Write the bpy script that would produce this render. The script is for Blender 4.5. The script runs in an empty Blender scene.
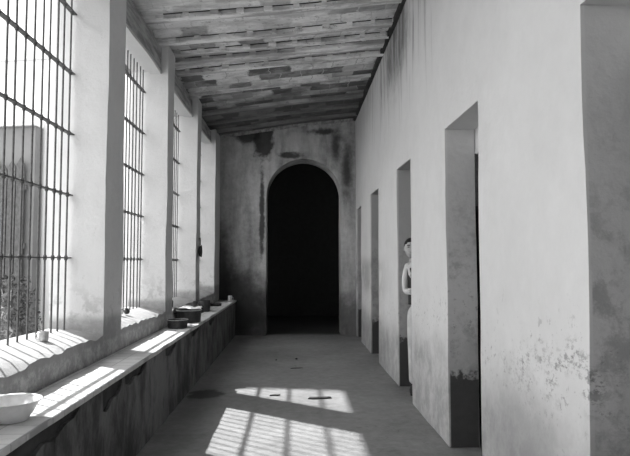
import bpy, bmesh, math, random
from mathutils import Vector, Matrix, noise
random.seed(7)
sc = bpy.context.scene
col = sc.collection
R = math.radians

# ------------------------------------------------------------------ helpers
class G:
    """small grey-scale node builder"""
    def __init__(s, name, rough=.9, spec=.2, metal=0):
        s.m = bpy.data.materials.new(name); s.m.use_nodes = True
        s.t = s.m.node_tree; s.n = s.t.nodes; s.b = s.n['Principled BSDF']
        s.b.inputs['Roughness'].default_value = rough
        s.b.inputs['Specular IOR Level'].default_value = spec
        s.b.inputs['Metallic'].default_value = metal
        tc = s.n.new('ShaderNodeTexCoord'); s.P = tc.outputs['Object']
        sp = s.n.new('ShaderNodeSeparateXYZ'); s.t.links.new(s.P, sp.inputs[0])
        s.X, s.Y, s.Z = sp.outputs
    def put(s, sock, v):
        if hasattr(v, 'is_linked') or hasattr(v, 'links'): s.t.links.new(v, sock)
        else: sock.default_value = v
    def op(s, o, a, b=0.0, clamp=False):
        n = s.n.new('ShaderNodeMath'); n.operation = o; n.use_clamp = clamp
        s.put(n.inputs[0], a); s.put(n.inputs[1], b); return n.outputs[0]
    def mul(s, a, b): return s.op('MULTIPLY', a, b)
    def add(s, a, b): return s.op('ADD', a, b)
    def sub(s, a, b): return s.op('SUBTRACT', a, b)
    def rng(s, v, a, b, c=0.0, d=1.0, smooth=True):
        n = s.n.new('ShaderNodeMapRange'); n.clamp = True
        if smooth: n.interpolation_type = 'SMOOTHSTEP'
        s.put(n.inputs[0], v); n.inputs[1].default_value = a; n.inputs[2].default_value = b
        n.inputs[3].default_value = c; n.inputs[4].default_value = d; return n.outputs[0]
    def mix(s, f, a, b):
        n = s.n.new('ShaderNodeMix'); n.data_type = 'FLOAT'
        s.put(n.inputs[0], f); s.put(n.inputs[2], a); s.put(n.inputs[3], b); return n.outputs[0]
    def vec(s, sx=1, sy=1, sz=1, ox=0, oy=0, oz=0):
        n = s.n.new('ShaderNodeMapping'); s.t.links.new(s.P, n.inputs[0])
        n.inputs['Scale'].default_value = (sx, sy, sz); n.inputs['Location'].default_value = (ox, oy, oz)
        return n.outputs[0]
    def noise(s, scale, detail=4, rough=.6, v=None):
        n = s.n.new('ShaderNodeTexNoise'); s.t.links.new(v or s.P, n.inputs['Vector'])
        n.inputs['Scale'].default_value = scale; n.inputs['Detail'].default_value = detail
        n.inputs['Roughness'].default_value = rough; return n.outputs['Fac']
    def blob(s, cx, cy, cz, rx, ry, rz, wob=.6, sc_=5, soft=.35):
        """irregular stain or painted shade centred on a place of the wall (1 inside, 0 outside)"""
        q = None
        for c, (p, r) in zip((s.X, s.Y, s.Z), ((cx, rx), (cy, ry), (cz, rz))):
            d = s.mul(s.sub(c, p), 1 / r); d = s.mul(d, d); q = d if q is None else s.add(q, d)
        q = s.op('SQRT', q)
        q = s.add(q, s.mul(s.sub(s.noise(sc_, 5, .7), .5), wob * 2))
        return s.rng(q, 1 - soft, 1 + soft, 1, 0)
    def done(s, val, bump=None, dist=.01, strength=.5):
        c = s.n.new('ShaderNodeCombineColor')
        for i in range(3): s.put(c.inputs[i], val)
        s.t.links.new(c.outputs[0], s.b.inputs['Base Color'])
        if bump is not None:
            bn = s.n.new('ShaderNodeBump'); bn.inputs['Distance'].default_value = dist
            bn.inputs['Strength'].default_value = strength
            s.put(bn.inputs['Height'], bump); s.t.links.new(bn.outputs[0], s.b.inputs['Normal'])
        return s.m

def plain(name, v, rough=.7, metal=0, nz=.15, scale=12, spec=.3):
    g = G(name, rough, spec, metal)
    n = g.noise(scale, 5, .65)
    return g.done(g.mul(g.rng(n, .3, .7, 1 - nz, 1 + nz * .4), v), n, .004, .3)

class MB:
    def __init__(s): s.bm = bmesh.new()
    def quad(s, *p):
        return s.bm.faces.new([s.bm.verts.new(q) for q in p])
    def grid(s, f, nu, nv):
        vs = [[s.bm.verts.new(f(i / nu, j / nv)) for j in range(nv + 1)] for i in range(nu + 1)]
        for i in range(nu):
            for j in range(nv):
                s.bm.faces.new((vs[i][j], vs[i+1][j], vs[i+1][j+1], vs[i][j+1]))
    def box(s, x0, x1, y0, y1, z0, z1, res=None, top=None, skip=''):
        """box, faces cut to about res; top(x, y) gives a sloping top"""
        T = top or (lambda x, y: z1)
        L = lambda a, b, t: a + (b - a) * t
        def n(a, b): return max(1, int(abs(b - a) / res + .5)) if res else 1
        nx, ny, nz_ = n(x0, x1), n(y0, y1), n(z0, z1)
        def Z(x, y, t): return z0 + (T(x, y) - z0) * t
        if 'x' not in skip: s.grid(lambda u, v: (x0, L(y1, y0, u), Z(x0, L(y1, y0, u), v)), ny, nz_)
        if 'X' not in skip: s.grid(lambda u, v: (x1, L(y0, y1, u), Z(x1, L(y0, y1, u), v)), ny, nz_)
        if 'y' not in skip: s.grid(lambda u, v: (L(x0, x1, u), y0, Z(L(x0, x1, u), y0, v)), nx, nz_)
        if 'Y' not in skip: s.grid(lambda u, v: (L(x1, x0, u), y1, Z(L(x1, x0, u), y1, v)), nx, nz_)
        if 'z' not in skip: s.grid(lambda u, v: (L(x1, x0, u), L(y0, y1, v), z0), nx, ny)
        if 'Z' not in skip: s.grid(lambda u, v: (L(x0, x1, u), L(y0, y1, v), T(L(x0, x1, u), L(y0, y1, v))), nx, ny)
        return s
    def tube(s, pts, r, n=8, cap=True):
        rs = r if isinstance(r, (list, tuple)) else [r] * len(pts)
        pts = [Vector(p) for p in pts]; rings = []
        up = None
        for i, p in enumerate(pts):
            d = (pts[min(i+1, len(pts)-1)] - pts[max(i-1, 0)]).normalized()
            if up is None: up = Vector((0, 0, 1)) if abs(d.z) < .9 else Vector((1, 0, 0))
            a = (up - d * up.dot(d)).normalized(); b = d.cross(a); up = a
            rings.append([s.bm.verts.new(p + (a * math.cos(2*math.pi*k/n) + b * math.sin(2*math.pi*k/n)) * rs[i]) for k in range(n)])
        for i in range(len(rings) - 1):
            for k in range(n):
                s.bm.faces.new((rings[i][k], rings[i][(k+1) % n], rings[i+1][(k+1) % n], rings[i+1][k]))
        if cap: s.bm.faces.new(rings[0][::-1]); s.bm.faces.new(rings[-1])
        return s
    def lathe(s, prof, n=32, c=(0, 0, 0)):
        rings = []
        for r, z in prof:
            if r < 1e-6: rings.append([s.bm.verts.new((c[0], c[1], c[2] + z))])
            else: rings.append([s.bm.verts.new((c[0] + r*math.cos(2*math.pi*k/n), c[1] + r*math.sin(2*math.pi*k/n), c[2] + z)) for k in range(n)])
        for a, b in zip(rings, rings[1:]):
            for k in range(n):
                q = [a[k % len(a)], a[(k+1) % len(a)], b[(k+1) % len(b)], b[k % len(b)]]
                q = list(dict.fromkeys(q))
                if len(q) > 2: s.bm.faces.new(q)
        return s
    def ball(s, c, r, n=12, sq=(1, 1, 1), rot=None):
        m = Matrix.Translation(c) @ (rot or Matrix.Identity(4)) @ Matrix.Diagonal((r*sq[0], r*sq[1], r*sq[2], 1))
        bmesh.ops.create_uvsphere(s.bm, u_segments=n, v_segments=max(6, n*2//3), radius=1, matrix=m); return s
    def rough(s, amp, freq=1.5, seed=0, fine=0):
        bmesh.ops.remove_doubles(s.bm, verts=s.bm.verts, dist=.0008)
        for v in s.bm.verts:
            p = v.co * freq + Vector((seed, 0, 0)); o = noise.noise_vector(p) * amp
            if fine: o += noise.noise_vector(v.co * 9) * fine
            v.co += o
        return s
    def build(s, name, mat, parent=None, loc=None, bevel=0, ang=35, rot=None):
        bmesh.ops.remove_doubles(s.bm, verts=s.bm.verts, dist=.00002)
        bmesh.ops.recalc_face_normals(s.bm, faces=s.bm.faces)
        me = bpy.data.meshes.new(name); s.bm.to_mesh(me); s.bm.free()
        me.materials.append(mat)
        for p in me.polygons: p.use_smooth = True
        me.set_sharp_from_angle(angle=R(ang))
        o = bpy.data.objects.new(name, me); col.objects.link(o)
        if parent: o.parent = parent
        if loc: o.location = loc
        if rot: o.rotation_euler = rot
        if bevel:
            b = o.modifiers.new('Bevel', 'BEVEL'); b.width = bevel; b.segments = 2; b.limit_method = 'ANGLE'
        return o

def tag(o, label=None, cat=None, group=None, kind=None):
    if label: o['label'] = label
    if cat: o['category'] = cat
    if group: o['group'] = group
    if kind: o['kind'] = kind
    return o
def empty(name, loc=(0, 0, 0), rz=0):
    o = bpy.data.objects.new(name, None); o.empty_display_size = .1; col.objects.link(o)
    o.location = loc; o.rotation_euler = (0, 0, rz); return o
def struct(o): o['kind'] = 'structure'; return o
def copy_part(o, parent, loc=None):
    c = o.copy(); col.objects.link(c); c.parent = parent
    if loc is not None: c.location = loc
    return c

# ------------------------------------------------------------------ measures (metres; X right, Y along the corridor, Z up)
XB, XO, XBAR = -1.52, -1.95, -1.80       # inner face, outer face, grille of the window wall
XR, XRB = 1.198, 1.438                   # faces of the door wall
YE = 11.98                               # end wall
Y0 = -3.6
PIL = [(-1.95, -1.45), (.30, .80), (2.55, 3.03), (4.83, 5.32), (7.07, 7.44), (9.21, 9.57), (11.26, YE)]
DOORS = [(-.80, .05, 2.53), (1.60, 2.437, 2.53), (3.885, 4.74, 2.515), (6.22, 7.05, 2.54), (8.71, 9.58, 2.53), (11.0, 11.72, 2.49)]
SILL, LINT = .88, 3.70
def zc(x, y=6): return 4.055 + .111 * (x + 1.5) - max(0, -x) * .012 * (y - 8)   # underside of the roof tiles

# ------------------------------------------------------------------ materials
def wall_right_mat():
    g = G('limewash_door_wall')
    n = g.noise(1.3, 5, .6); f = g.noise(9, 6, .7)
    v = g.add(.60, g.add(g.mul(g.sub(n, .5), .14), g.mul(g.sub(f, .5), .08)))
    # flaked and stained foot of the wall, wavy upper edge
    h = g.add(g.Z, g.mul(g.sub(g.noise(1.1, 4, .6), .5), .9))
    st = g.rng(h, .45, .95, 1, 0)
    v = g.mix(g.mul(st, g.rng(g.noise(4, 6, .75), .35, .65, .25, .85)), v, .30)
    edge = g.mul(g.rng(g.op('ABSOLUTE', g.sub(g.add(h, .02), .96)), .0, .16, 1, 0), g.rng(g.noise(15, 6, .8, g.vec(1, 1, 1.6)), .50, .58))
    v = g.mix(g.mul(g.mul(edge, g.rng(g.Y, 2.6, 3.9, .75, .12)), g.rng(g.noise(3.5, 3, .6), .42, .58)), v, .14)
    v = g.mix(g.mul(g.blob(XR, 3.25, .35, 1, .55, .45, .6, 3, .5), .55), v, .26)
    v = g.mix(g.mul(g.blob(XR, 7.1, 4.15, 1, .75, .55, .7, 3, .5), g.rng(g.noise(1.6, 6, .8, g.vec(1, 5, .6)), .35, .6, .3, .95)), v, .13)
    pit = g.mul(g.rng(g.noise(22, 4, .7), .60, .66), g.rng(g.op('ABSOLUTE', g.sub(h, .95)), .05, .35, 1, 0))
    v = g.mix(g.mul(pit, .6), v, .22)
    # dark run-off streaks under the roof
    sv = g.vec(1, 3.4, .22)
    s1 = g.rng(g.noise(1.6, 6, .75, sv), .50, .64)
    up = g.add(g.Z, g.mul(g.sub(g.noise(2.2, 3, .6, g.vec(1, 1.2, .1)), .5), 2.2))
    m = g.mul(g.rng(up, 3.0, 4.1), g.mul(g.rng(g.Y, 4.9, 5.6), g.rng(g.Y, 8.0, 9.5, 1, .4)))
    v = g.mix(g.mul(g.mul(s1, m), .95), v, .14)
    # grimy band at hand height near the far doors
    b = g.mul(g.rng(g.op('ABSOLUTE', g.sub(g.Z, 1.22)), .12, .4, 1, 0), g.rng(g.Y, 7.2, 9.4))
    v = g.mix(g.mul(g.mul(b, g.rng(g.noise(3, 5, .6), .3, .6)), .7), v, .25)
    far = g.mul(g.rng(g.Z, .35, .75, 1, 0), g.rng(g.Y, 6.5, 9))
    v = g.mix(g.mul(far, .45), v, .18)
    # jambs: bare dark rendering at their foot (faces turned to the camera lie inside the wall thickness)
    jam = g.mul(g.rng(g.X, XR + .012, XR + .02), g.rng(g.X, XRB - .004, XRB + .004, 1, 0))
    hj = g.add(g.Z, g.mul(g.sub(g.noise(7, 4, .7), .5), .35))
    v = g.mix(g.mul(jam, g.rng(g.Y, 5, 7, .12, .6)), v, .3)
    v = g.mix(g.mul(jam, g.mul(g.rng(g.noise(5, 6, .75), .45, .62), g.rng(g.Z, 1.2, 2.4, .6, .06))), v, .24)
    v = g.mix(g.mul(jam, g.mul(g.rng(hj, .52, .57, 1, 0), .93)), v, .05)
    return g.done(v, g.add(g.noise(3, 3, .5), g.mul(g.noise(24, 5, .7), .35)), .03, .35)
def wall_left_mat():
    g = G('limewash_window_wall')
    f = g.noise(7, 6, .7); n = g.noise(1.5, 4, .6)
    v = g.add(.59, g.add(g.mul(g.sub(n, .5), .12), g.mul(g.sub(f, .5), .08)))
    # worn low wall under the windows
    h = g.add(g.Z, g.mul(g.sub(g.noise(6, 5, .7), .5), .25))
    low = g.rng(h, .84, 1.0, 1, 0)
    sl = g.mul(g.rng(g.Z, .80, .84), g.mul(g.rng(g.Z, .97, 1.05, 1, 0), 1))
    v = g.mix(g.mul(sl, g.mul(g.rng(g.noise(6, 6, .8), .3, .6, .5, 1), .85)), v, .24)
    v = g.mix(g.mul(low, g.rng(g.noise(9, 6, .8), .35, .6, .25, .9)), v, .25)
    v = g.mix(g.mul(g.rng(h, .9, 1.5, 1, 0), g.mul(g.rng(f, .48, .62), .6)), v, .25)
    v = g.mix(g.mul(g.rng(g.noise(15, 5, .8), .63, .7), .35), v, .3)
    # inner face (towards the corridor) is painted darker than the reveals, as its shaded side
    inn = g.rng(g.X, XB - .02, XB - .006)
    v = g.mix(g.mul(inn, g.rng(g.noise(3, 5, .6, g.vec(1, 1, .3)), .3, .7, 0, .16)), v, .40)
    return g.done(v, g.add(g.noise(4, 3, .5), g.mul(g.noise(28, 5, .7), .4)), .03, .4)
def wall_end_mat():
    g = G('stained_shaded_end_wall')
    st = g.noise(1.4, 5, .65, g.vec(2.2, 1, .45)); f = g.noise(8, 6, .75)
    v = g.add(.43, g.add(g.mul(g.sub(st, .5), .9), g.mul(g.sub(f, .5), .45)))
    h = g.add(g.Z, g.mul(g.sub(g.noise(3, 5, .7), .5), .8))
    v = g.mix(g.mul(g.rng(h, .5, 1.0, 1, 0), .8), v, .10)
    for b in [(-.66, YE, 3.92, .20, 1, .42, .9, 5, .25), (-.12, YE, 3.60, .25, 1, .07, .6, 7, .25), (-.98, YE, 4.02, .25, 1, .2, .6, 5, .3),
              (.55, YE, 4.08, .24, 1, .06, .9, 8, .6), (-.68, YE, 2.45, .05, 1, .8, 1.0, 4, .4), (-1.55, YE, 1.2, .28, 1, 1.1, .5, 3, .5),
              (.80, YE, 3.8, .10, 1, .34, .9, 5, .8), (-1.3, YE, .6, .9, 1, .7, .4, 3, .4), (1.02, YE, 3.3, .1, 1, .5, .9, 5, .8)]:  # stains; the lower-left blobs also paint in the corner's shade
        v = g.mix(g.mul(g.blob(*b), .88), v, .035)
    lite = g.blob(.1, YE, 3.85, .32, 1, .22, .6, 5, .3)
    v = g.mix(g.mul(lite, .4), v, .62)
    return g.done(v, g.add(g.noise(3, 3, .5), g.mul(g.noise(20, 5, .7), .5)), .04, .5)
def floor_mat():
    g = G('worn_cement_floor', .62, .35)
    n = g.noise(.9, 5, .65); f = g.noise(11, 6, .75)
    v = g.add(.21, g.add(g.mul(g.sub(n, .5), .26), g.mul(g.sub(f, .5), .22)))
    v = g.mix(g.mul(g.rng(g.noise(2.6, 6, .8), .55, .66), .35), v, .12)
    # scuffed dark crack lines
    cr = g.rng(g.op('ABSOLUTE', g.sub(g.noise(1.7, 3, .5, g.vec(.7, 1.6, 1)), .5)), 0, .006, 1, 0)
    v = g.mix(g.mul(g.mul(cr, g.rng(g.noise(1.1, 2, .5), .5, .56)), .6), v, .1)
    v = g.mix(g.rng(g.add(g.Y, g.mul(g.noise(3, 3, .6), .4)), 12.1, 12.6, 0, .9), v, .02)  # floor past the arch blackened, the passage's dimness painted in
    v = g.mix(g.mul(g.blob(-1.0, 6.72, 0, .19, .22, 1, .9, 5, .25), .95), v, .02)
    v = g.mix(g.mul(g.blob(-1.0, 6.2, 0, .22, 1.0, 1, .7, 3, .5), .35), v, .1)
    return g.done(v, g.add(n, g.mul(f, .4)), .02, .3)
def ceiling_mat():
    g = G('whitewashed_roof_tiles')
    br = g.n.new('ShaderNodeTexBrick'); 
    nt = g.n.new('ShaderNodeTexNoise'); g.t.links.new(g.P, nt.inputs['Vector']); nt.inputs['Scale'].default_value = 5; nt.inputs['Detail'].default_value = 4
    va = g.n.new('ShaderNodeVectorMath'); va.operation = 'MULTIPLY_ADD'; g.t.links.new(nt.outputs['Color'], va.inputs[0])
    va.inputs[1].default_value = (.16, .12, 0); g.t.links.new(g.P, va.inputs[2]); g.t.links.new(va.outputs[0], br.inputs['Vector'])
    br.inputs['Color1'].default_value = (0, 0, 0, 1); br.inputs['Color2'].default_value = (1, 1, 1, 1)
    br.inputs['Mortar'].default_value = (.5, .5, .5, 1); br.inputs['Scale'].default_value = 1
    br.inputs['Mortar Size'].default_value = .008; br.inputs['Brick Width'].default_value = .31
    br.inputs['Row Height'].default_value = .27; br.offset = .5
    rgb = g.n.new('ShaderNodeRGBToBW'); g.t.links.new(br.outputs['Color'], rgb.inputs[0])
    n = g.noise(2.6, 5, .7); m = g.noise(.8, 3, .6)
    v = g.mix(g.rng(rgb.outputs[0], .35, .65), .13, .80)
    v = g.mix(g.mul(g.rng(n, .42, .6), .6), v, .40)
    near = g.rng(g.add(g.Y, g.mul(m, 3)), 7.6, 9.2, 1, 0)
    v = g.mix(g.mul(near, .75), v, g.mix(g.rng(g.noise(4, 6, .75, g.vec(.5, 1.5, 1)), .32, .66), .95, .50))
    v = g.mix(g.mul(g.rng(g.noise(1.3, 4, .7, g.vec(.6, 1.4, 1, 3)), .52, .64), g.mul(g.rng(g.X, -1.2, .6), .75)), v, .13)
    v = g.mix(g.mul(g.rng(g.noise(9, 5, .8), .56, .66), .6), v, .12)
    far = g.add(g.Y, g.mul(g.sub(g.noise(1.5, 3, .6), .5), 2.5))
    v = g.mix(g.rng(far, 8.8, 10.4, 0, .85), v, .07)          # shade painted over the far bays
    return g.done(v, rgb.outputs[0], .01, .5)
def joist_mat():
    g = G('whitewashed_joists')
    n = g.noise(3, 5, .7, g.vec(.35, 2, 2)); 
    v = g.mix(g.rng(n, .38, .6), .82, .40)
    v = g.mix(g.mul(g.rng(g.noise(14, 5, .8), .56, .66), .5), v, .13)
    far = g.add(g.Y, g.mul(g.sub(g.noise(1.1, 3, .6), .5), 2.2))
    v = g.mix(g.rng(far, 8.8, 10.4, 0, .8), v, .08)  # far joists darkened too, shade put into their colour
    return g.done(v, n, .02, .5)
def slab_mat():
    g = G('bench_tiles', .7, .3)
    br = g.n.new('ShaderNodeTexBrick'); g.t.links.new(g.vec(1, 1, 1, .02, .05, 0), br.inputs['Vector'])
    br.inputs['Color1'].default_value = (.46, .46, .46, 1); br.inputs['Color2'].default_value = (.54, .54, .54, 1)
    br.inputs['Mortar'].default_value = (.3, .3, .3, 1); br.inputs['Scale'].default_value = 1
    br.inputs['Mortar Size'].default_value = .004; br.inputs['Brick Width'].default_value = .145; br.inputs['Row Height'].default_value = .145
    br.offset = 0
    rgb = g.n.new('ShaderNodeRGBToBW'); g.t.links.new(br.outputs['Color'], rgb.inputs[0])
    n = g.noise(5, 6, .75)
    v = g.mix(g.mul(g.rng(n, .45, .68), .45), rgb.outputs[0], .25)
    return g.done(v, rgb.outputs[0], .004, .4)
def wood_mat(name, a, b):
    g = G(name, .85)
    n = g.noise(6, 6, .7, g.vec(2.5, .3, 2.5))
    return g.done(g.mix(g.rng(n, .35, .65), a, b), n, .02, .6)
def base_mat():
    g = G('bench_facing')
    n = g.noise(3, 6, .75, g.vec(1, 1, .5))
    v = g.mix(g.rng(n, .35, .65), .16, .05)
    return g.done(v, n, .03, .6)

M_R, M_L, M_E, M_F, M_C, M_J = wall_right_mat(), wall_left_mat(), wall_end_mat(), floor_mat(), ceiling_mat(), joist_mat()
M_S, M_BEAM, M_FACE = slab_mat(), wood_mat('old_beam_wood', .20, .42), base_mat()
M_BRICK = plain('dark_rubble', .045, .95, 0, .4, 8)
M_IRON = plain('grille_iron', .10, .6, .2, .3, 30)
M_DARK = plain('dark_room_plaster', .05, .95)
M_OUT = plain('courtyard_plaster', .60, .95, 0, .05, 1)
M_GROUND = plain('courtyard_earth', .36, .95, 0, .25, 2)
M_ENAMEL = plain('white_enamel', .78, .3, 0, .12, 14, .5)
M_PAN = plain('blackened_pan', .055, .5, .3, .4, 20)
M_TIN = plain('dull_tin', .5, .45, .3, .3, 30)
M_CHINA = plain('white_china', .75, .35, 0, .05, 10, .5)
M_PAPER = plain('white_paper', .8, .9, 0, .05, 10)
M_GLASSB = plain('dark_bottle', .03, .2, 0, .1, 10, .6)
M_CLOTH = plain('dark_cloth', .05, .95)
M_GREYW = wood_mat('grey_gate_wood', .06, .10)
M_LEAF = plain('leaf', .08, .7, 0, .5, 6)
M_LEAF2 = plain('pale_leaf', .17, .7, 0, .5, 6)
M_SKIN = plain('skin', .42, .6, 0, .1, 20)
M_HAIR = plain('hair', .02, .6, 0, .3, 40)
M_SHIRT = plain('shirt', .62, .9, 0, .12, 9)
M_TROU = plain('trousers', .55, .9, 0, .15, 9)
M_VEST = plain('vest', .04, .9)
M_STONE = plain('debris', .07, .9)

# ------------------------------------------------------------------ setting
struct(MB().box(-1.99, 4.2, Y0 - .3, YE + 4.5, -.12, 0).rough(0).build('floor', M_F))
m = MB()
RES = .14
m.box(XO, XB, Y0, PIL[0][0], 0, 4.02, RES, skip='Y')
for a, b in PIL: m.box(XO, XB, a, b, 0, 4.05, RES, top=lambda x, y: zc(x, y) - .04)
wins = [(PIL[i][1], PIL[i+1][0]) for i in range(len(PIL) - 1)]
for a, b in wins:
    m.box(XO, XB, a, b, 0, .9, .07, top=lambda x, y: SILL + .054 * min(1, (XB - x) / .28) - (.05 * abs(noise.noise(Vector((x * 3, y * 6.1, 5)))) if x > XB - .05 else 0), skip='yYz')
    m.box(XO, -1.60 - .13, a, b, LINT, 4.0, RES, top=lambda x, y: zc(x, y) - .01, skip='yY')
    m.box(XO + .22, -1.605, a, b, LINT - .02, LINT + .012, RES, skip='yY')
m.rough(.012, 1.3, 0, .003)
struct(m.build('wall_left', M_L))
struct(MB().box(XO, XRB, Y0 - .3, Y0, 0, 4.5, .4).build('wall_back', M_R))
m = MB()
prev = Y0
for a, b, h in DOORS:
    m.box(XR, XRB, prev, a, 0, 4.4, RES, top=lambda x, y: zc(x, y) + .03)
    m.box(XR, XRB, a, b, h, 4.4, RES, top=lambda x, y: zc(x, y) + .03, skip='yY')
    prev = b
m.box(XR, XRB, prev, YE, 0, 4.4, RES, top=lambda x, y: zc(x, y) + .03)
m.rough(.010, 1.2, 3, .0025)
struct(m.build('wall_right', M_R))
# wooden frame heads set at the back of the thick doorways, with a dark lining
for i, (a, b, h) in enumerate(DOORS[1:], 1):
    d = struct(empty('door_%d' % i, (XRB, (a + b) / 2, 0)))
    hw = (b - a) / 2
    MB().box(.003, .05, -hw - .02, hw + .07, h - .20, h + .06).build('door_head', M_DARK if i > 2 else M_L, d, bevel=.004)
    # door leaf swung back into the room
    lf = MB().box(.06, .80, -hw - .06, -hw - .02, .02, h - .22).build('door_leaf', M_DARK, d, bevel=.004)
    MB().tube([(.74, -hw - .02, 1.05), (.74, -hw + .03, 1.05), (.68, -hw + .03, 1.05)], .008).build('door_handle', M_IRON, lf)
    if i == 2:
        MB().box(.0, .035, hw - .004, hw + .022, 1.9, 2.32).build('hinge_strap', M_IRON, d)
# end wall with the arch
AX, AR, AS, AT = .153, .747, 2.775, .62
m = MB(); N = 36
def top_e(x): return zc(x, YE) + .12
arc = [(AX - AR * math.cos(math.pi * k / N), AS + AR * math.sin(math.pi * k / N)) for k in range(N + 1)]
for y in (YE, YE + AT):
    for k in range(N):
        (xa, za), (xb, zb) = arc[k], arc[k+1]
        m.grid(lambda u, v: (xa + (xb - xa) * u, y, (za + (zb - za) * u) * (1 - v) + top_e(xa + (xb - xa) * u) * v), 1, 8)
for k in range(N):
    (xa, za), (xb, zb) = arc[k], arc[k+1]
    m.grid(lambda u, v: (xa + (xb - xa) * u, YE + AT * v, za + (zb - za) * u), 1, 3)
L_, R_ = AX - AR, AX + AR
for y in (YE, YE + AT):
    m.grid(lambda u, v: (XO + (L_ - XO) * u, y, top_e(XO + (L_ - XO) * u) * v), 10, 26)
    m.grid(lambda u, v: (R_ + (XRB - R_) * u, y, top_e(R_ + (XRB - R_) * u) * v), 5, 26)
for x in (L_, R_): m.grid(lambda u, v: (x, YE + AT * u, AS * v), 4, 20)
m.rough(.008, 1.4, 9, .004)
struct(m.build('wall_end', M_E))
# dark room through the arch, and the rooms behind the doors
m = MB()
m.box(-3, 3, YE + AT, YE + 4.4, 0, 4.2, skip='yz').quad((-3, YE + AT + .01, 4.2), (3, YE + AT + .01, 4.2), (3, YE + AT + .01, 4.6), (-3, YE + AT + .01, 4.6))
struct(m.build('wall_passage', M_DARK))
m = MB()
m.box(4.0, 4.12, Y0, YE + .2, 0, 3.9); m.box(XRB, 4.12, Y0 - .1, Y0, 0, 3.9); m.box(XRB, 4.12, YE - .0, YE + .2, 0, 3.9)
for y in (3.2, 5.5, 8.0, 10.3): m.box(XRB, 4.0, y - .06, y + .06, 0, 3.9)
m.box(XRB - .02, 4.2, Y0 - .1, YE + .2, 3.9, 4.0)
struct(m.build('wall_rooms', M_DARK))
# roof: tiles on joists
root = struct(empty('ceiling', (0, 0, 0)))
m = MB()
m.grid(lambda u, v: (-2.2 + (XRB + .1 + 2.2) * u, Y0 - .3 + (YE + AT + .5 - Y0) * v, zc(-2.2 + (XRB + .1 + 2.2) * u, Y0 - .3 + (YE + AT + .5 - Y0) * v)), 28, 60)
m.grid(lambda u, v: (-2.2 + (XRB + .1 + 2.2) * u, Y0 - .3 + (YE + AT + .5 - Y0) * v, zc(-2.2 + (XRB + .1 + 2.2) * u, Y0 - .3 + (YE + AT + .5 - Y0) * v) + .14), 28, 60)
m.quad((-2.2, Y0 - .3, 3.9), (-2.2, YE + .8, 3.9), (-2.2, YE + .8, 4.12), (-2.2, Y0 - .3, 4.12))
m.build('roof_tiles', M_C, root)
JOISTS = [(-3.0, .06), (-2.2, .06), (-1.4, .06), (-.6, .06), (.2, .06), (1.0, .06), (1.8, .06), (2.6, .06), (3.4, .06), (4.2, .06), (5.0, .06), (5.75, .06),
          (6.38, .05), (7.03, .055), (7.42, .04), (7.74, .10), (8.10, .05), (9.1, .03), (10.18, .075), (10.9, .04), (11.5, .04)]
for k, (y, w) in enumerate(JOISTS):
    w += .008 * random.random(); dy = random.uniform(-.02, .02); dz = random.uniform(-.008, .008)
    m = MB()
    def P(u, a, b):
        x = -2.15 + (XR + .03 + 2.15) * u
        yy = y + dy * (2*u - 1) + .008 * noise.noise(Vector((x * 1.5, y, 0)))
        return Vector((x, yy + a * w, zc(x, y) - .050 * b + dz + .008 * noise.noise(Vector((x * 2, y, 7)))))
    for (a0, b0), (a1, b1) in (((-1, -.1), (-1, .9)), ((-1, .9), (-.85, 1)), ((-.85, 1), (.85, 1)), ((.85, 1), (1, .9)), ((1, .9), (1, -.1))):
        m.grid(lambda u, v: P(u, a0 + (a1 - a0) * v, b0 + (b1 - b0) * v), 24, 1)
    m.build('roof_joist', M_J, root)
    # broken tile bedding: short fillets that close the joint beside the joist, dark gaps between them
    if 6.2 < y < 8.5:
        m = MB(); x = -1.5
        while x < 1.15:
            l = random.uniform(.05, .10)
            z = zc(x, y)
            m.box(x, x + l, y - w - .03, y - w + .005, z - .045, z + .004); x += l + random.uniform(.18, .24)
        m.build('mortar_fillet', M_J, root)
        m = MB()
        m.grid(lambda u, v: (-1.5 + 2.66 * u, y - w - .030 + .026 * v, zc(-1.5 + 2.66 * u, y) - .004), 10, 1)
        m.build('open_joint', M_BRICK, root)
# wall plate along the top of the end wall and a dark strip along the door wall
m = MB()
for (ya, za), (yb, zb) in (((YE - .05, .03), (YE - .05, -.055)), ((YE - .05, -.055), (YE + .03, -.055))):
    m.grid(lambda u, v: (XO + (XR - XO) * u, ya + (yb - ya) * v, zc(XO + (XR - XO) * u, YE) + za + (zb - za) * v), 20, 1)
struct(m.rough(.006, 2).build('trim_1', M_BEAM))
m = MB()
m.grid(lambda u, v: (XR - .05 + .06 * v, Y0 + (YE - Y0) * u, zc(XR, 6) - .06), 30, 1)
m.grid(lambda u, v: (XR - .05, Y0 + (YE - Y0) * u, zc(XR, 6) - .06 + .09 * v), 30, 1)
struct(m.rough(.006, 3).build('trim_2', M_BRICK))

# wooden beams over the windows
names = ['weathered wooden beam above the nearest barred window', 'weathered wooden beam above the nearest barred window',
         'wooden beam bridging the first and second visible pillars, above the second barred window',
         'short dark wooden beam above the third barred window', 'darkest wooden beam above the last window by the end wall']
for i, (a, b) in enumerate(wins[2:]):
    m = MB().box(-1.73, -1.605, a - .0, b + .0, LINT + .015, LINT + .28, .12, top=lambda x, y: zc(x, y) - .075)
    m.rough(.008, 2.5, i)
    o = m.build('wooden_beam', M_BEAM, bevel=.006)
    tag(o, names[i + 1], 'beam', 'beams over the barred windows')

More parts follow.
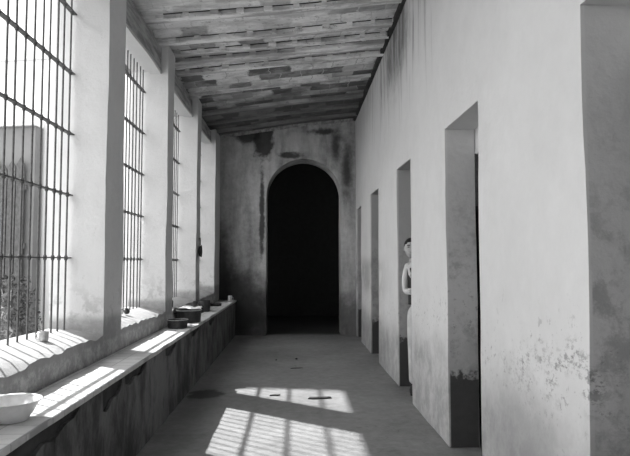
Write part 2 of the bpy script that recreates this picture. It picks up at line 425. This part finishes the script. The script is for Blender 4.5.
# ------------------------------------------------------------------ grilles
RAILS = [1.482, 1.98, 2.47, 2.96, 3.455]
bar_me = None
for i, (a, b) in enumerate(wins[2:], 1):
    w = struct(empty('window_%d' % i, (XBAR, (a + b) / 2, SILL)))
    c = (a + b) / 2
    n = int((b - a) / .13)
    first = b - .07
    for k in range(n):
        y = first - .13 * k - c
        if y + c < a + .03: break
        if bar_me is None:
            mb = MB(); L = LINT - SILL
            mb.tube([(0, 0, .02), (0, 0, L + .01)], .0075, 8)
            for r in RAILS: mb.lathe([(.009, -.02), (.014, -.012), (.0155, 0), (.014, .012), (.009, .02)], 8, (0, 0, r - SILL))
            o = mb.build('vertical_bar', M_IRON, w, (0, y, 0)); bar_me = o
        else:
            o = copy_part(bar_me, w, (random.uniform(-.004, .004), y + random.uniform(-.006, .006), 0))
            o.rotation_euler = (random.uniform(-.002, .002), 0, 0)
    for r in RAILS:
        mb = MB(); h = (b - a) / 2 + .03
        mb.box(-.019, .019, -h, h, -.0045, .0045, .2)
        mb.rough(.003, 4, r)
        mb.build('cross_rail', M_IRON, w, (0, 0, r - SILL))

# ------------------------------------------------------------------ bench
bench = empty('masonry_bench', (-1.35, 6.0, 0))
tag(bench, 'long built-in masonry bench with pale tiled top running under the barred windows', 'bench')
o3 = (1.35, -6.0, 0)
def ztop(y):
    z = .664
    for y0, y1, d in ((2.1, 3.42, .11), (3.80, 4.22, .14), (4.28, 4.92, .085), (5.6, 6.1, .1), (6.9, 7.5, .08), (8.4, 8.9, .09)):
        if y0 < y < y1:
            t = (y - y0) / (y1 - y0); z -= d * math.sqrt(max(0, 1 - t ** 2.6)) * (1 + .15 * math.sin(y * 23))
    return z
MB().box(XB + .014, -1.215, Y0, YE, 0, .664, .5).build('bench_core', M_BRICK, bench, o3)
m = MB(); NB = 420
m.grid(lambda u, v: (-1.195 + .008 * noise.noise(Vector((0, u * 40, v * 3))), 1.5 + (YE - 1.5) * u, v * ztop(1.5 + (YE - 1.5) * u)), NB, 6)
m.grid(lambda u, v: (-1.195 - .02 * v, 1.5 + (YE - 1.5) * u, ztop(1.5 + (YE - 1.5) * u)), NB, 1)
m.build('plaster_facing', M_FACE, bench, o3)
m = MB().box(XB + .014, -1.175, Y0, YE, .664, .70, .12)
for v in m.bm.verts:
    if v.co.x > -1.25: v.co.x += .008 * noise.noise(Vector((0, v.co.y * 3, 0)))
m.build('bench_top', M_S, bench, o3, bevel=.006)

# ------------------------------------------------------------------ things on the bench and sills
BZ = .701
# enamel basin
b = empty('enamel_basin', (-1.352, 2.93, BZ)); tag(b, 'white enamel wash basin at the near end of the tiled bench', 'basin')
MB().lathe([(0, .004), (.080, .004), (.084, 0), (.088, .002), (.118, .040), (.142, .080), (.150, .094), (.148, .096), (.138, .080), (.112, .040), (.082, .010), (0, .008)], 48).build('bowl', M_ENAMEL, b).scale = (.87, .87, .98)
MB().lathe([(.147, .093), (.160, .094), (.163, .098), (.160, .101), (.147, .099), (.147, .093)], 48).build('rolled_rim', M_CHINA, b).scale = (.87, .87, .98)
# tin mug on the first sill
b = empty('tin_mug', (-1.70, 4.14, .917)); b.rotation_euler = (0, 0, R(200))
tag(b, 'small tin mug standing on the sill of the nearest barred window', 'mug')
MB().lathe([(0, .002), (.026, 0), (.029, .004), (.032, .066), (.030, .066), (.027, .006), (0, .005)], 24).build('cup', M_TIN, b)
MB().tube([(.029, 0, .052), (.048, 0, .048), (.054, 0, .032), (.048, 0, .016), (.029, 0, .014)], .004).build('handle', M_TIN, b)
# second sill: white jar and dark pot
b = empty('jar', (-1.735, 6.02, .934)); tag(b, 'small white jar on the sill of the second barred window', 'jar')
MB().lathe([(0, 0), (.028, 0), (.031, .006), (.031, .036), (.024, .044), (.024, .05), (.021, .05), (.021, .044), (0, .02)], 20).build('jar_body', M_CHINA, b)
MB().lathe([(.0245, .044), (.028, .046), (.028, .052), (.0245, .054), (.0245, .044)], 20).build('jar_lip', M_TIN, b)
b = empty('clay_pot', (-1.70, 6.13, .928)); tag(b, 'tiny dark clay pot beside the white jar on the second sill', 'pot')
MB().lathe([(0, 0), (.018, 0), (.03, .02), (.028, .04), (.021, .048), (.026, .056), (.022, .056), (.017, .046), (0, .03)], 20).build('pot_body', M_PAN, b)
# baking pans on the bench
def pan(loc, r, h, label, name='baking_pan', mat=M_PAN, cat='pan', handle=True, rz=0):
    b = empty(name, loc, rz); tag(b, label, cat)
    MB().lathe([(0, .003), (r*.9, 0), (r*.93, .004), (r*.985, h*.96), (r*1.02, h), (r*1.0, h*1.03), (r*.96, h*.96), (r*.9, .008), (0, .006)], 36).build('pan_body', mat, b)
    MB().lathe([(r*.99, h*.95), (r*1.04, h*.98), (r*1.04, h*1.03), (r*.99, h*1.03), (r*.99, h*.95)], 36).build('pan_rim', M_TIN, b)
    if handle:
        for s in (-1, 1):
            MB().tube([(r*.96*s, -.03, h*.72), (s*(r+.025), -.02, h*.78), (s*(r+.025), .02, h*.78), (r*.96*s, .03, h*.72)], .0045).build('handle', M_PAN, b)
    return b
pan((-1.345, 6.92, BZ), .115, .095, 'shallow round dark pan on the bench, nearest of the dark cooking vessels', rz=R(60))
pan((-1.345, 7.62, BZ), .160, .150, 'wide dark pan with white cloth spilling over its rim on the bench', 'wide_pan', rz=R(20))
# cloth in the pan
m = MB()
def clothf(u, v):
    x = (u - .5) * .27; y = (v - .5) * .24 + .02 * math.sin(u * 7)
    r = math.hypot(x, y); z = .170 + .030 * noise.noise(Vector((x * 11, y * 11, 2)))
    return (x, y, z)
m.grid(clothf, 24, 24)
o = m.build('white_cloth', M_PAPER, loc=(-1.32, 7.60, BZ + .008)); sol = o.modifiers.new('Solidify', 'SOLIDIFY'); sol.thickness = .003
tag(o, 'crumpled white cloth lying across the wide dark pan', 'cloth')
m = MB()
m.grid(lambda u, v: ((u - .5) * .10, (v - .5) * .30, .006 + .012 * noise.noise(Vector((u * 3, v * 5, 1)))**2), 8, 12)
o = m.build('paper_sheet', M_PAPER, loc=(-1.215, 7.13, BZ + .001), rot=(0, 0, R(-6)))
sol = o.modifiers.new('Solidify', 'SOLIDIFY'); sol.thickness = .002
tag(o, 'small white paper sheet on the bench edge beside the shallow dark pan', 'paper')
# tall black pot with lid rim and handle
b = empty('cooking_pot', (-1.39, 9.22, BZ)); tag(b, 'deep black cooking pot on the bench beside the third visible pillar', 'pot')
MB().lathe([(0, .002), (.075, 0), (.088, .02), (.090, .14), (.084, .165), (.088, .17), (.080, .17), (.082, .14), (.078, .02), (0, .01)], 28).build('pot_body', M_PAN, b)
for s in (-1, 1): MB().tube([(s*.088, -.025, .12), (s*.112, -.015, .128), (s*.112, .015, .128), (s*.088, .025, .12)], .005).build('handle', M_PAN, b)
pan((-1.37, 10.35, BZ), .105, .045, 'flat dark dish on the far part of the bench behind the deep black pot', 'flat_dish', handle=False, cat='dish')
b = empty('tin_cup', (-1.235, 11.35, BZ)); tag(b, 'small pale tin cup at the far end of the bench by the end wall', 'cup')
MB().lathe([(0, .002), (.034, 0), (.036, .005), (.038, .12), (.035, .12), (.033, .007), (0, .006)], 20).build('cup_body', M_TIN, b)
MB().tube([(.036, 0, .095), (.058, 0, .085), (.058, 0, .045), (.036, 0, .035)], .004).build('handle', M_TIN, b)
# bottle on the third sill
b = empty('bottle', (-1.56, 7.60, .887)); tag(b, 'small black bottle on the sill just past the second visible pillar', 'bottle')
MB().lathe([(0, 0), (.024, 0), (.026, .004), (.026, .07), (.020, .085), (.010, .095), (.010, .125), (.0, .125)], 20).build('bottle_body', M_GLASSB, b)
MB().lathe([(0, .12), (.012, .12), (.012, .138), (0, .138)], 14).build('cork', M_BEAM, b)
# pan hanging on the corridor face of the third pillar
b = empty('frying_pan', (XB + .012, 9.42, 1.62)); tag(b, 'black frying pan hanging from a nail on the third visible pillar', 'pan')
m = MB().lathe([(0, .002), (.075, 0), (.095, .03), (.098, .032), (.092, .032), (.073, .006), (0, .006)], 28)
bmesh.ops.rotate(m.bm, verts=m.bm.verts, cent=(0, 0, 0), matrix=Matrix.Rotation(R(90), 3, 'Y')); m.build('pan_body', M_PAN, b)
MB().tube([(.012, 0, .09), (.016, 0, .16), (.010, 0, .21)], [.009, .008, .010]).build('handle', M_PAN, b)
MB().tube([(-.02, 0, .2), (.02, 0, .203)], .004).build('nail', M_IRON, b)

# ------------------------------------------------------------------ debris on the floor
def debris(name, pts, h, loc, rz, mat, label, cat):
    m = MB(); bm = m.bm
    vs = [bm.verts.new((x, y, 0)) for x, y in pts]; f = bm.faces.new(vs)
    r = bmesh.ops.extrude_face_region(bm, geom=[f])
    for v in r['geom']:
        if isinstance(v, bmesh.types.BMVert): v.co.z = h + .004 * noise.noise(v.co * 20); v.co.x *= .9; v.co.y *= .9
    o = m.build(name, mat, loc=loc, rot=(0, 0, rz), bevel=.003); return tag(o, label, cat)
debris('bark_scrap', [(-.13, -.02), (-.12, .02), (-.05, .03), (.03, .035), (.11, .06), (.13, .03), (.07, .0), (.0, -.01), (-.08, -.03)], .018,
       (.255, 6.45, 0), R(-4), M_STONE, 'long dark curved scrap of bark in the sunlit floor patch', 'debris')
debris('leaf_scrap', [(-.07, -.015), (-.05, .012), (.0, .03), (.015, .0), (.06, .012), (.03, -.02), (-.01, -.012)], .014,
       (-.22, 6.62, 0), R(10), M_STONE, 'small forked dark scrap in the sunlit floor patch', 'debris')
debris('pebble', [(.018, 0), (.009, .015), (-.009, .015), (-.018, 0), (-.009, -.015), (.009, -.015)], .02,
       (.01, 9.05, 0), 0, M_STONE, 'dark pebble on the shaded floor in front of the arch', 'stone')
debris('pebble', [(.014, 0), (.007, .012), (-.007, .012), (-.014, 0), (-.007, -.012), (.007, -.012)], .012,
       (-.29, 8.98, 0), 0, M_STONE, 'smaller dark pebble left of the other one on the shaded floor', 'stone')
debris('dry_leaf', [(-.10, -.02), (-.06, .02), (.0, .03), (.08, .02), (.1, -.01), (.03, -.025)], .006,
       (.01, 8.3, 0), R(15), M_STONE, 'thin dry leaf on the shaded floor beyond the sunlit patches', 'leaf')

# ------------------------------------------------------------------ outside
MB().box(-40, -1.96, -30, 40, -.5, -.04).build('ground', M_GROUND)['kind'] = 'structure'
bl = empty('courtyard_building', (-7, 12.06, 0), math.atan2(.23, -1.3) + math.pi)
tag(bl, 'tall pale plastered building across the courtyard, seen through the nearest grille', 'building')
m = MB().box(-11, 4.55, 0, 4, -.1, 9.1, 3)
m.build('facade', M_OUT, bl)
MB().box(-11, 4.55, -.05, 0, 5.4, 5.75).build('cornice', M_OUT, bl, bevel=.02)
MB().box(-11, 4.55, -.10, .0, 8.8, 9.1).build('coping', M_OUT, bl)
# gateway on that facade
gw = empty('gateway', (-7, 12.06, 0), bl.rotation_euler.z); tag(gw, 'grey plastered gateway projecting from the building across the courtyard', 'gateway')
MB().box(.02, 2.16, -.30, -.06, -.04, 4.02).build('surround', plain('grey_render', .15, .9, 0, .1, 2), gw)
MB().box(-.06, 2.18, -.38, -.06, 4.02, 4.16).build('lintel', M_OUT, gw, bevel=.01)
gt = empty('picket_gate', (-7, 12.06, 0), bl.rotation_euler.z); tag(gt, 'tall dark gate of pointed boards standing in the grey gateway', 'gate')
for k in range(11):
    x = .12 + k * .175
    m = MB(); z0, z1 = .05, 3.35 + .06 * math.sin(k * 2.1)
    bm = m.bm
    prof = [(x, z0), (x + .15, z0), (x + .15, z1 - .12), (x + .075, z1), (x, z1 - .12)]
    f = bm.faces.new([bm.verts.new((a, -.42, z)) for a, z in prof])
    r = bmesh.ops.extrude_face_region(bm, geom=[f])
    for v in r['geom']:
        if isinstance(v, bmesh.types.BMVert): v.co.y += .03
    m.build('picket', M_GREYW, gt)
for z in (.6, 1.7, 2.8): MB().box(.1, 2.05, -.39, -.35, z, z + .1).build('gate_rail', M_GREYW, gt)
def shrub(x, y, r, h, seed, label, mat):
    rr = random.Random(seed)
    b = empty('shrub', (x, y, -.04)); tag(b, label, 'shrub', 'shrubs by the gateway')
    m = MB()
    for k in range(900):
        t = rr.random(); a = rr.random() * 6.283; q = math.sqrt(rr.random())
        z = .1 + h * t; w = r * (1 - .5 * t * t) * q
        p = Vector((w * math.cos(a), w * math.sin(a), z)); s = rr.uniform(.025, .06)
        d = Vector((rr.uniform(-1, 1), rr.uniform(-1, 1), rr.uniform(-.4, 1))).normalized()
        e = d.cross(Vector((rr.uniform(-1, 1), rr.uniform(-1, 1), rr.uniform(-1, 1)))).normalized()
        vs = [m.bm.verts.new(p + q_) for q_ in (-d * s, e * s * .45, d * s, -e * s * .45)]
        m.bm.faces.new(vs)
    m.build('foliage', mat, b)
    m = MB()
    for k in range(7):
        a = rr.random() * 6.283
        m.tube([(0, 0, 0), (r*.3*math.cos(a), r*.3*math.sin(a), h*.5), (r*.6*math.cos(a), r*.6*math.sin(a), h*.9)], [.02, .012, .005], 5)
    m.build('stems', M_BEAM, b)
for i, (x, y, r, h, l, mt) in enumerate([
    (-3.30, 6.3, .40, .75, 'low leafy shrub below the nearest grille, rightmost of three', M_LEAF2),
    (-3.75, 7.3, .50, 1.0, 'leafy shrub between the low shrub and the gateway, seen through the nearest grille', M_LEAF2),
    (-4.95, 10.6, .60, 1.15, 'dark leafy shrub standing at the foot of the pointed gate', M_LEAF)]):
    shrub(x, y, r, h, 11 + i, l, mt)

# ------------------------------------------------------------------ person in the third doorway
def skin(name, verts, edges, radii, mat, parent, sub=2, root=0, extra=None):
    me = bpy.data.meshes.new(name); me.from_pydata(verts, edges, [])
    o = bpy.data.objects.new(name, me); col.objects.link(o)
    o.modifiers.new('Skin', 'SKIN')
    sv = me.skin_vertices[0].data if me.skin_vertices else me.skin_vertices.new().data
    for i, r in enumerate(radii):
        sv[i].radius = r if isinstance(r, tuple) else (r, r)
        sv[i].use_root = (i == root)
    ss = o.modifiers.new('Sub', 'SUBSURF'); ss.levels = sub; ss.render_levels = sub
    dg = bpy.context.evaluated_depsgraph_get()
    nm = bpy.data.meshes.new_from_object(o.evaluated_get(dg))
    bpy.data.objects.remove(o)
    bm = bmesh.new(); bm.from_mesh(nm)
    if extra: extra(bm)
    bm.to_mesh(nm); bm.free()
    nm.materials.clear(); nm.materials.append(mat); nm.name = name
    for p in nm.polygons: p.use_smooth = True
    o = bpy.data.objects.new(name, nm); col.objects.link(o); o.parent = parent
    return o
PX, PY = 1.42, 6.72
per = empty('person', (PX, PY, 0), R(-8))
tag(per, 'person in pale shirt, dark vest and light trousers leaning in the doorway with arms folded', 'person')
# local frame: faces -Y (towards the camera), -X is the corridor side
V = [(0, 0, .93), (0, 0, 1.08), (-.01, 0, 1.25), (-.055, 0, 1.39), (-.09, 0, 1.465), (-.11, -.005, 1.52)]
E = [(0, 1), (1, 2), (2, 3), (3, 4), (4, 5)]
Rr = [(.12, .09), (.10, .08), (.11, .085), (.085, .07), (.050, .050), (.050, .052)]
def chain(start, pts, rs):
    global V, E, Rr
    p = start
    for q, r in zip(pts, rs):
        V.append(q); Rr.append(r); E.append((p, len(V) - 1)); p = len(V) - 1
    return p
chain(3, [(-.165, 0, 1.40), (-.198, -.02, 1.26), (-.192, -.05, 1.12), (-.07, -.17, 1.13), (.03, -.19, 1.16), (.07, -.18, 1.175)], [.04, .033, .032, .034, .026, .03])
chain(3, [(.11, 0, 1.395), (.16, -.02, 1.25), (.16, -.07, 1.11), (.06, -.19, 1.10), (-.03, -.21, 1.12), (-.07, -.205, 1.13)], [.056, .048, .04, .035, .026, .03])
for s in (-1, 1):
    k = chain(0, [(s*.085, 0, .86), (s*.095, -.01, .5), (s*.10, .01, .12), (s*.10, 0, .05), (s*.11, -.12, .03)], [.088, .058, .042, .04, .032])
hc = Vector((-.125, -.02, 1.60))
def headx(bm):
    nv = bmesh.ops.create_uvsphere(bm, u_segments=28, v_segments=20, radius=1)['verts']
    for v in nv:
        x, y, z = v.co
        w = .074 * (1 - .22 * max(0, -z) ** 1.5); d = .092
        if y < 0 and z < 0: d *= (1 - .04 * z)
        if y > 0 and z < -.3: d *= .85
        p = Vector((x * w, y * d, z * .108))
        if y < -.5 and .0 < z < .3 and .2 < abs(x) < .65: p.y += .009      # eye sockets
        v.co = p + hc
    bmesh.ops.create_cone(bm, segments=10, radius1=.017, radius2=.006, depth=.045, cap_ends=True,
                          matrix=Matrix.Translation(hc + Vector((0, -.096, -.008))) @ Matrix.Rotation(R(-22), 4, 'X'))   # nose
    for s in (-1, 1):
        bmesh.ops.create_uvsphere(bm, u_segments=10, v_segments=8, radius=1, matrix=Matrix.Translation(hc + Vector((s*.074, .005, -.005))) @ Matrix.Diagonal((.010, .018, .030, 1)))
    bmesh.ops.create_uvsphere(bm, u_segments=12, v_segments=8, radius=1, matrix=Matrix.Translation(hc + Vector((0, -.084, -.048))) @ Matrix.Diagonal((.024, .010, .008, 1)))
    # fingers, each its own bent tapering chain
    mm = MB(); mm.bm.free(); mm.bm = bm
    for (wx, wy, wz, s) in ((.07, -.18, 1.175, 1), (-.07, -.205, 1.13, -1)):
        for q in range(4):
            l = (.066, .075, .071, .056)[q]; dz = .027 - .018 * q
            a = Vector((wx + s*.012, wy - .006, wz + dz))
            mm.tube([a, a + Vector((s*l*.5, -.004, .002)), a + Vector((s*l*.85, .012, 0)), a + Vector((s*l*1.05, .03, 0))], [.0095, .009, .008, .006], 8)
        a = Vector((wx - s*.01, wy - .014, wz + .028))
        mm.tube([a, a + Vector((s*.022, -.008, .022)), a + Vector((s*.05, -.002, .034))], [.011, .010, .007], 8)
body = skin('body', V, E, Rr, M_SKIN, per, 2, 0, headx)
# shirt: torso and sleeves
V, E, Rr = [(0, 0, .95), (0, 0, 1.08), (-.01, 0, 1.25), (-.03, 0, 1.40), (-.05, 0, 1.455)], [(0, 1), (1, 2), (2, 3), (3, 4)], [(.152, .115), (.142, .11), (.16, .12), (.135, .10), (.065, .065)]
chain(3, [(-.165, 0, 1.40), (-.198, -.02, 1.26), (-.192, -.05, 1.12), (-.07, -.17, 1.13), (.015, -.187, 1.155)], [.046, .038, .038, .044, .040])
chain(3, [(.11, 0, 1.395), (.16, -.02, 1.25), (.16, -.07, 1.11), (.06, -.19, 1.10), (-.015, -.207, 1.118)], [.060, .052, .048, .046, .040])
skin('shirt', V, E, Rr, M_SHIRT, per)
secs = [(.985, 0, .158, .118), (1.08, -.003, .156, .118), (1.2, -.008, .168, .126), (1.3, -.012, .172, .128), (1.38, -.03, .158, .112), (1.425, -.045, .115, .088)]
m = MB()
def vestf(u, v):
    k = min(len(secs) - 2, int(v * (len(secs) - 1))); t = v * (len(secs) - 1) - k
    z, cx, rx, ry = [a + (b - a) * t for a, b in zip(secs[k], secs[k + 1])]
    a = 2 * math.pi * u - math.pi / 2
    if v > .6 : rx *= 1; z -= .10 * max(0, -math.sin(a)) ** 6 * (v - .6) / .4      # V neck at the front
    return (cx + rx * math.cos(a), ry * math.sin(a), z)
m.grid(vestf, 40, 15)
m.build('vest', M_VEST, per)
V, E, Rr = [(0, 0, 1.0), (0, 0, .90)], [(0, 1)], [(.150, .115), (.15, .115)]
for s in (-1, 1): chain(1, [(s*.088, 0, .82), (s*.097, -.01, .5), (s*.102, .01, .16), (s*.102, .005, .09)], [.104, .078, .062, .062])
skin('trousers', V, E, Rr, M_TROU, per)
MB().lathe([(.152, 0), (.158, .002), (.158, .04), (.152, .042), (.152, 0)], 28).build('belt', M_VEST, per, (0, 0, .975)).scale = (1, .78, 1)
for s in (-1, 1):
    m = MB().ball((s*.105, -.055, .045), 1, 16, (.050, .135, .046)).ball((s*.102, .02, .07), 1, 12, (.046, .06, .06))
    m.box(s*.105 - .046, s*.105 + .046, -.18, .075, .001, .02)
    m.build('shoe', M_VEST, per)
# hair cap
m = MB(); m.ball(hc + Vector((0, .010, .018)), 1, 24, (.081, .097, .106))
for v in list(m.bm.verts):
    q = v.co - hc
    if q.z < .045 + max(0, -(q.y)) * .25 and q.y < .02: v.co = hc + Vector((q.x * .82, q.y * .8, max(q.z, .03)))
    elif q.z < -.05: v.co.z = hc.z - .05; v.co.x = hc.x + q.x * .8
m.build('hair', M_HAIR, per)
for s in (-1, 1):
    MB().ball(hc + Vector((s*.031, -.079, .016)), 1, 10, (.014, .008, .006)).build('eye', M_HAIR, per)
    MB().ball(hc + Vector((s*.031, -.083, .036)), 1, 10, (.020, .008, .0055)).build('eyebrow', M_HAIR, per)

# ------------------------------------------------------------------ light
w = bpy.data.worlds.new('sky'); sc.world = w; w.use_nodes = True
w.node_tree.nodes['Background'].inputs[0].default_value = (1, 1, 1, 1)
w.node_tree.nodes['Background'].inputs[1].default_value = 2.05
sd = bpy.data.lights.new('sun', 'SUN'); sd.energy = 6.3; sd.angle = R(1.0)
so = bpy.data.objects.new('sun', sd); col.objects.link(so)
so.rotation_euler = Vector((.70, -.54, -1)).to_track_quat('-Z', 'Y').to_euler()
so.location = (-8, 8, 12)

# ------------------------------------------------------------------ camera
cd = bpy.data.cameras.new('camera'); cd.sensor_width = 36; cd.lens = 600 / 630 * 36; cd.clip_start = .05; cd.clip_end = 200
co = bpy.data.objects.new('camera', cd); col.objects.link(co)
co.location = (0, 0, 1.45)
yaw, pit = math.atan(19 / 600), math.atan(34 / 600)
d = Vector((math.sin(yaw) * math.cos(pit), math.cos(yaw) * math.cos(pit), math.sin(pit)))
co.rotation_euler = d.to_track_quat('-Z', 'Y').to_euler()
sc.camera = co
sc.view_settings.view_transform = 'Standard'; sc.view_settings.look = 'None'
sc.view_settings.gamma = 1; sc.view_settings.use_curve_mapping = False
sc.view_settings.exposure = 0.93
sc.cycles.max_bounces = 12; sc.cycles.diffuse_bounces = 8
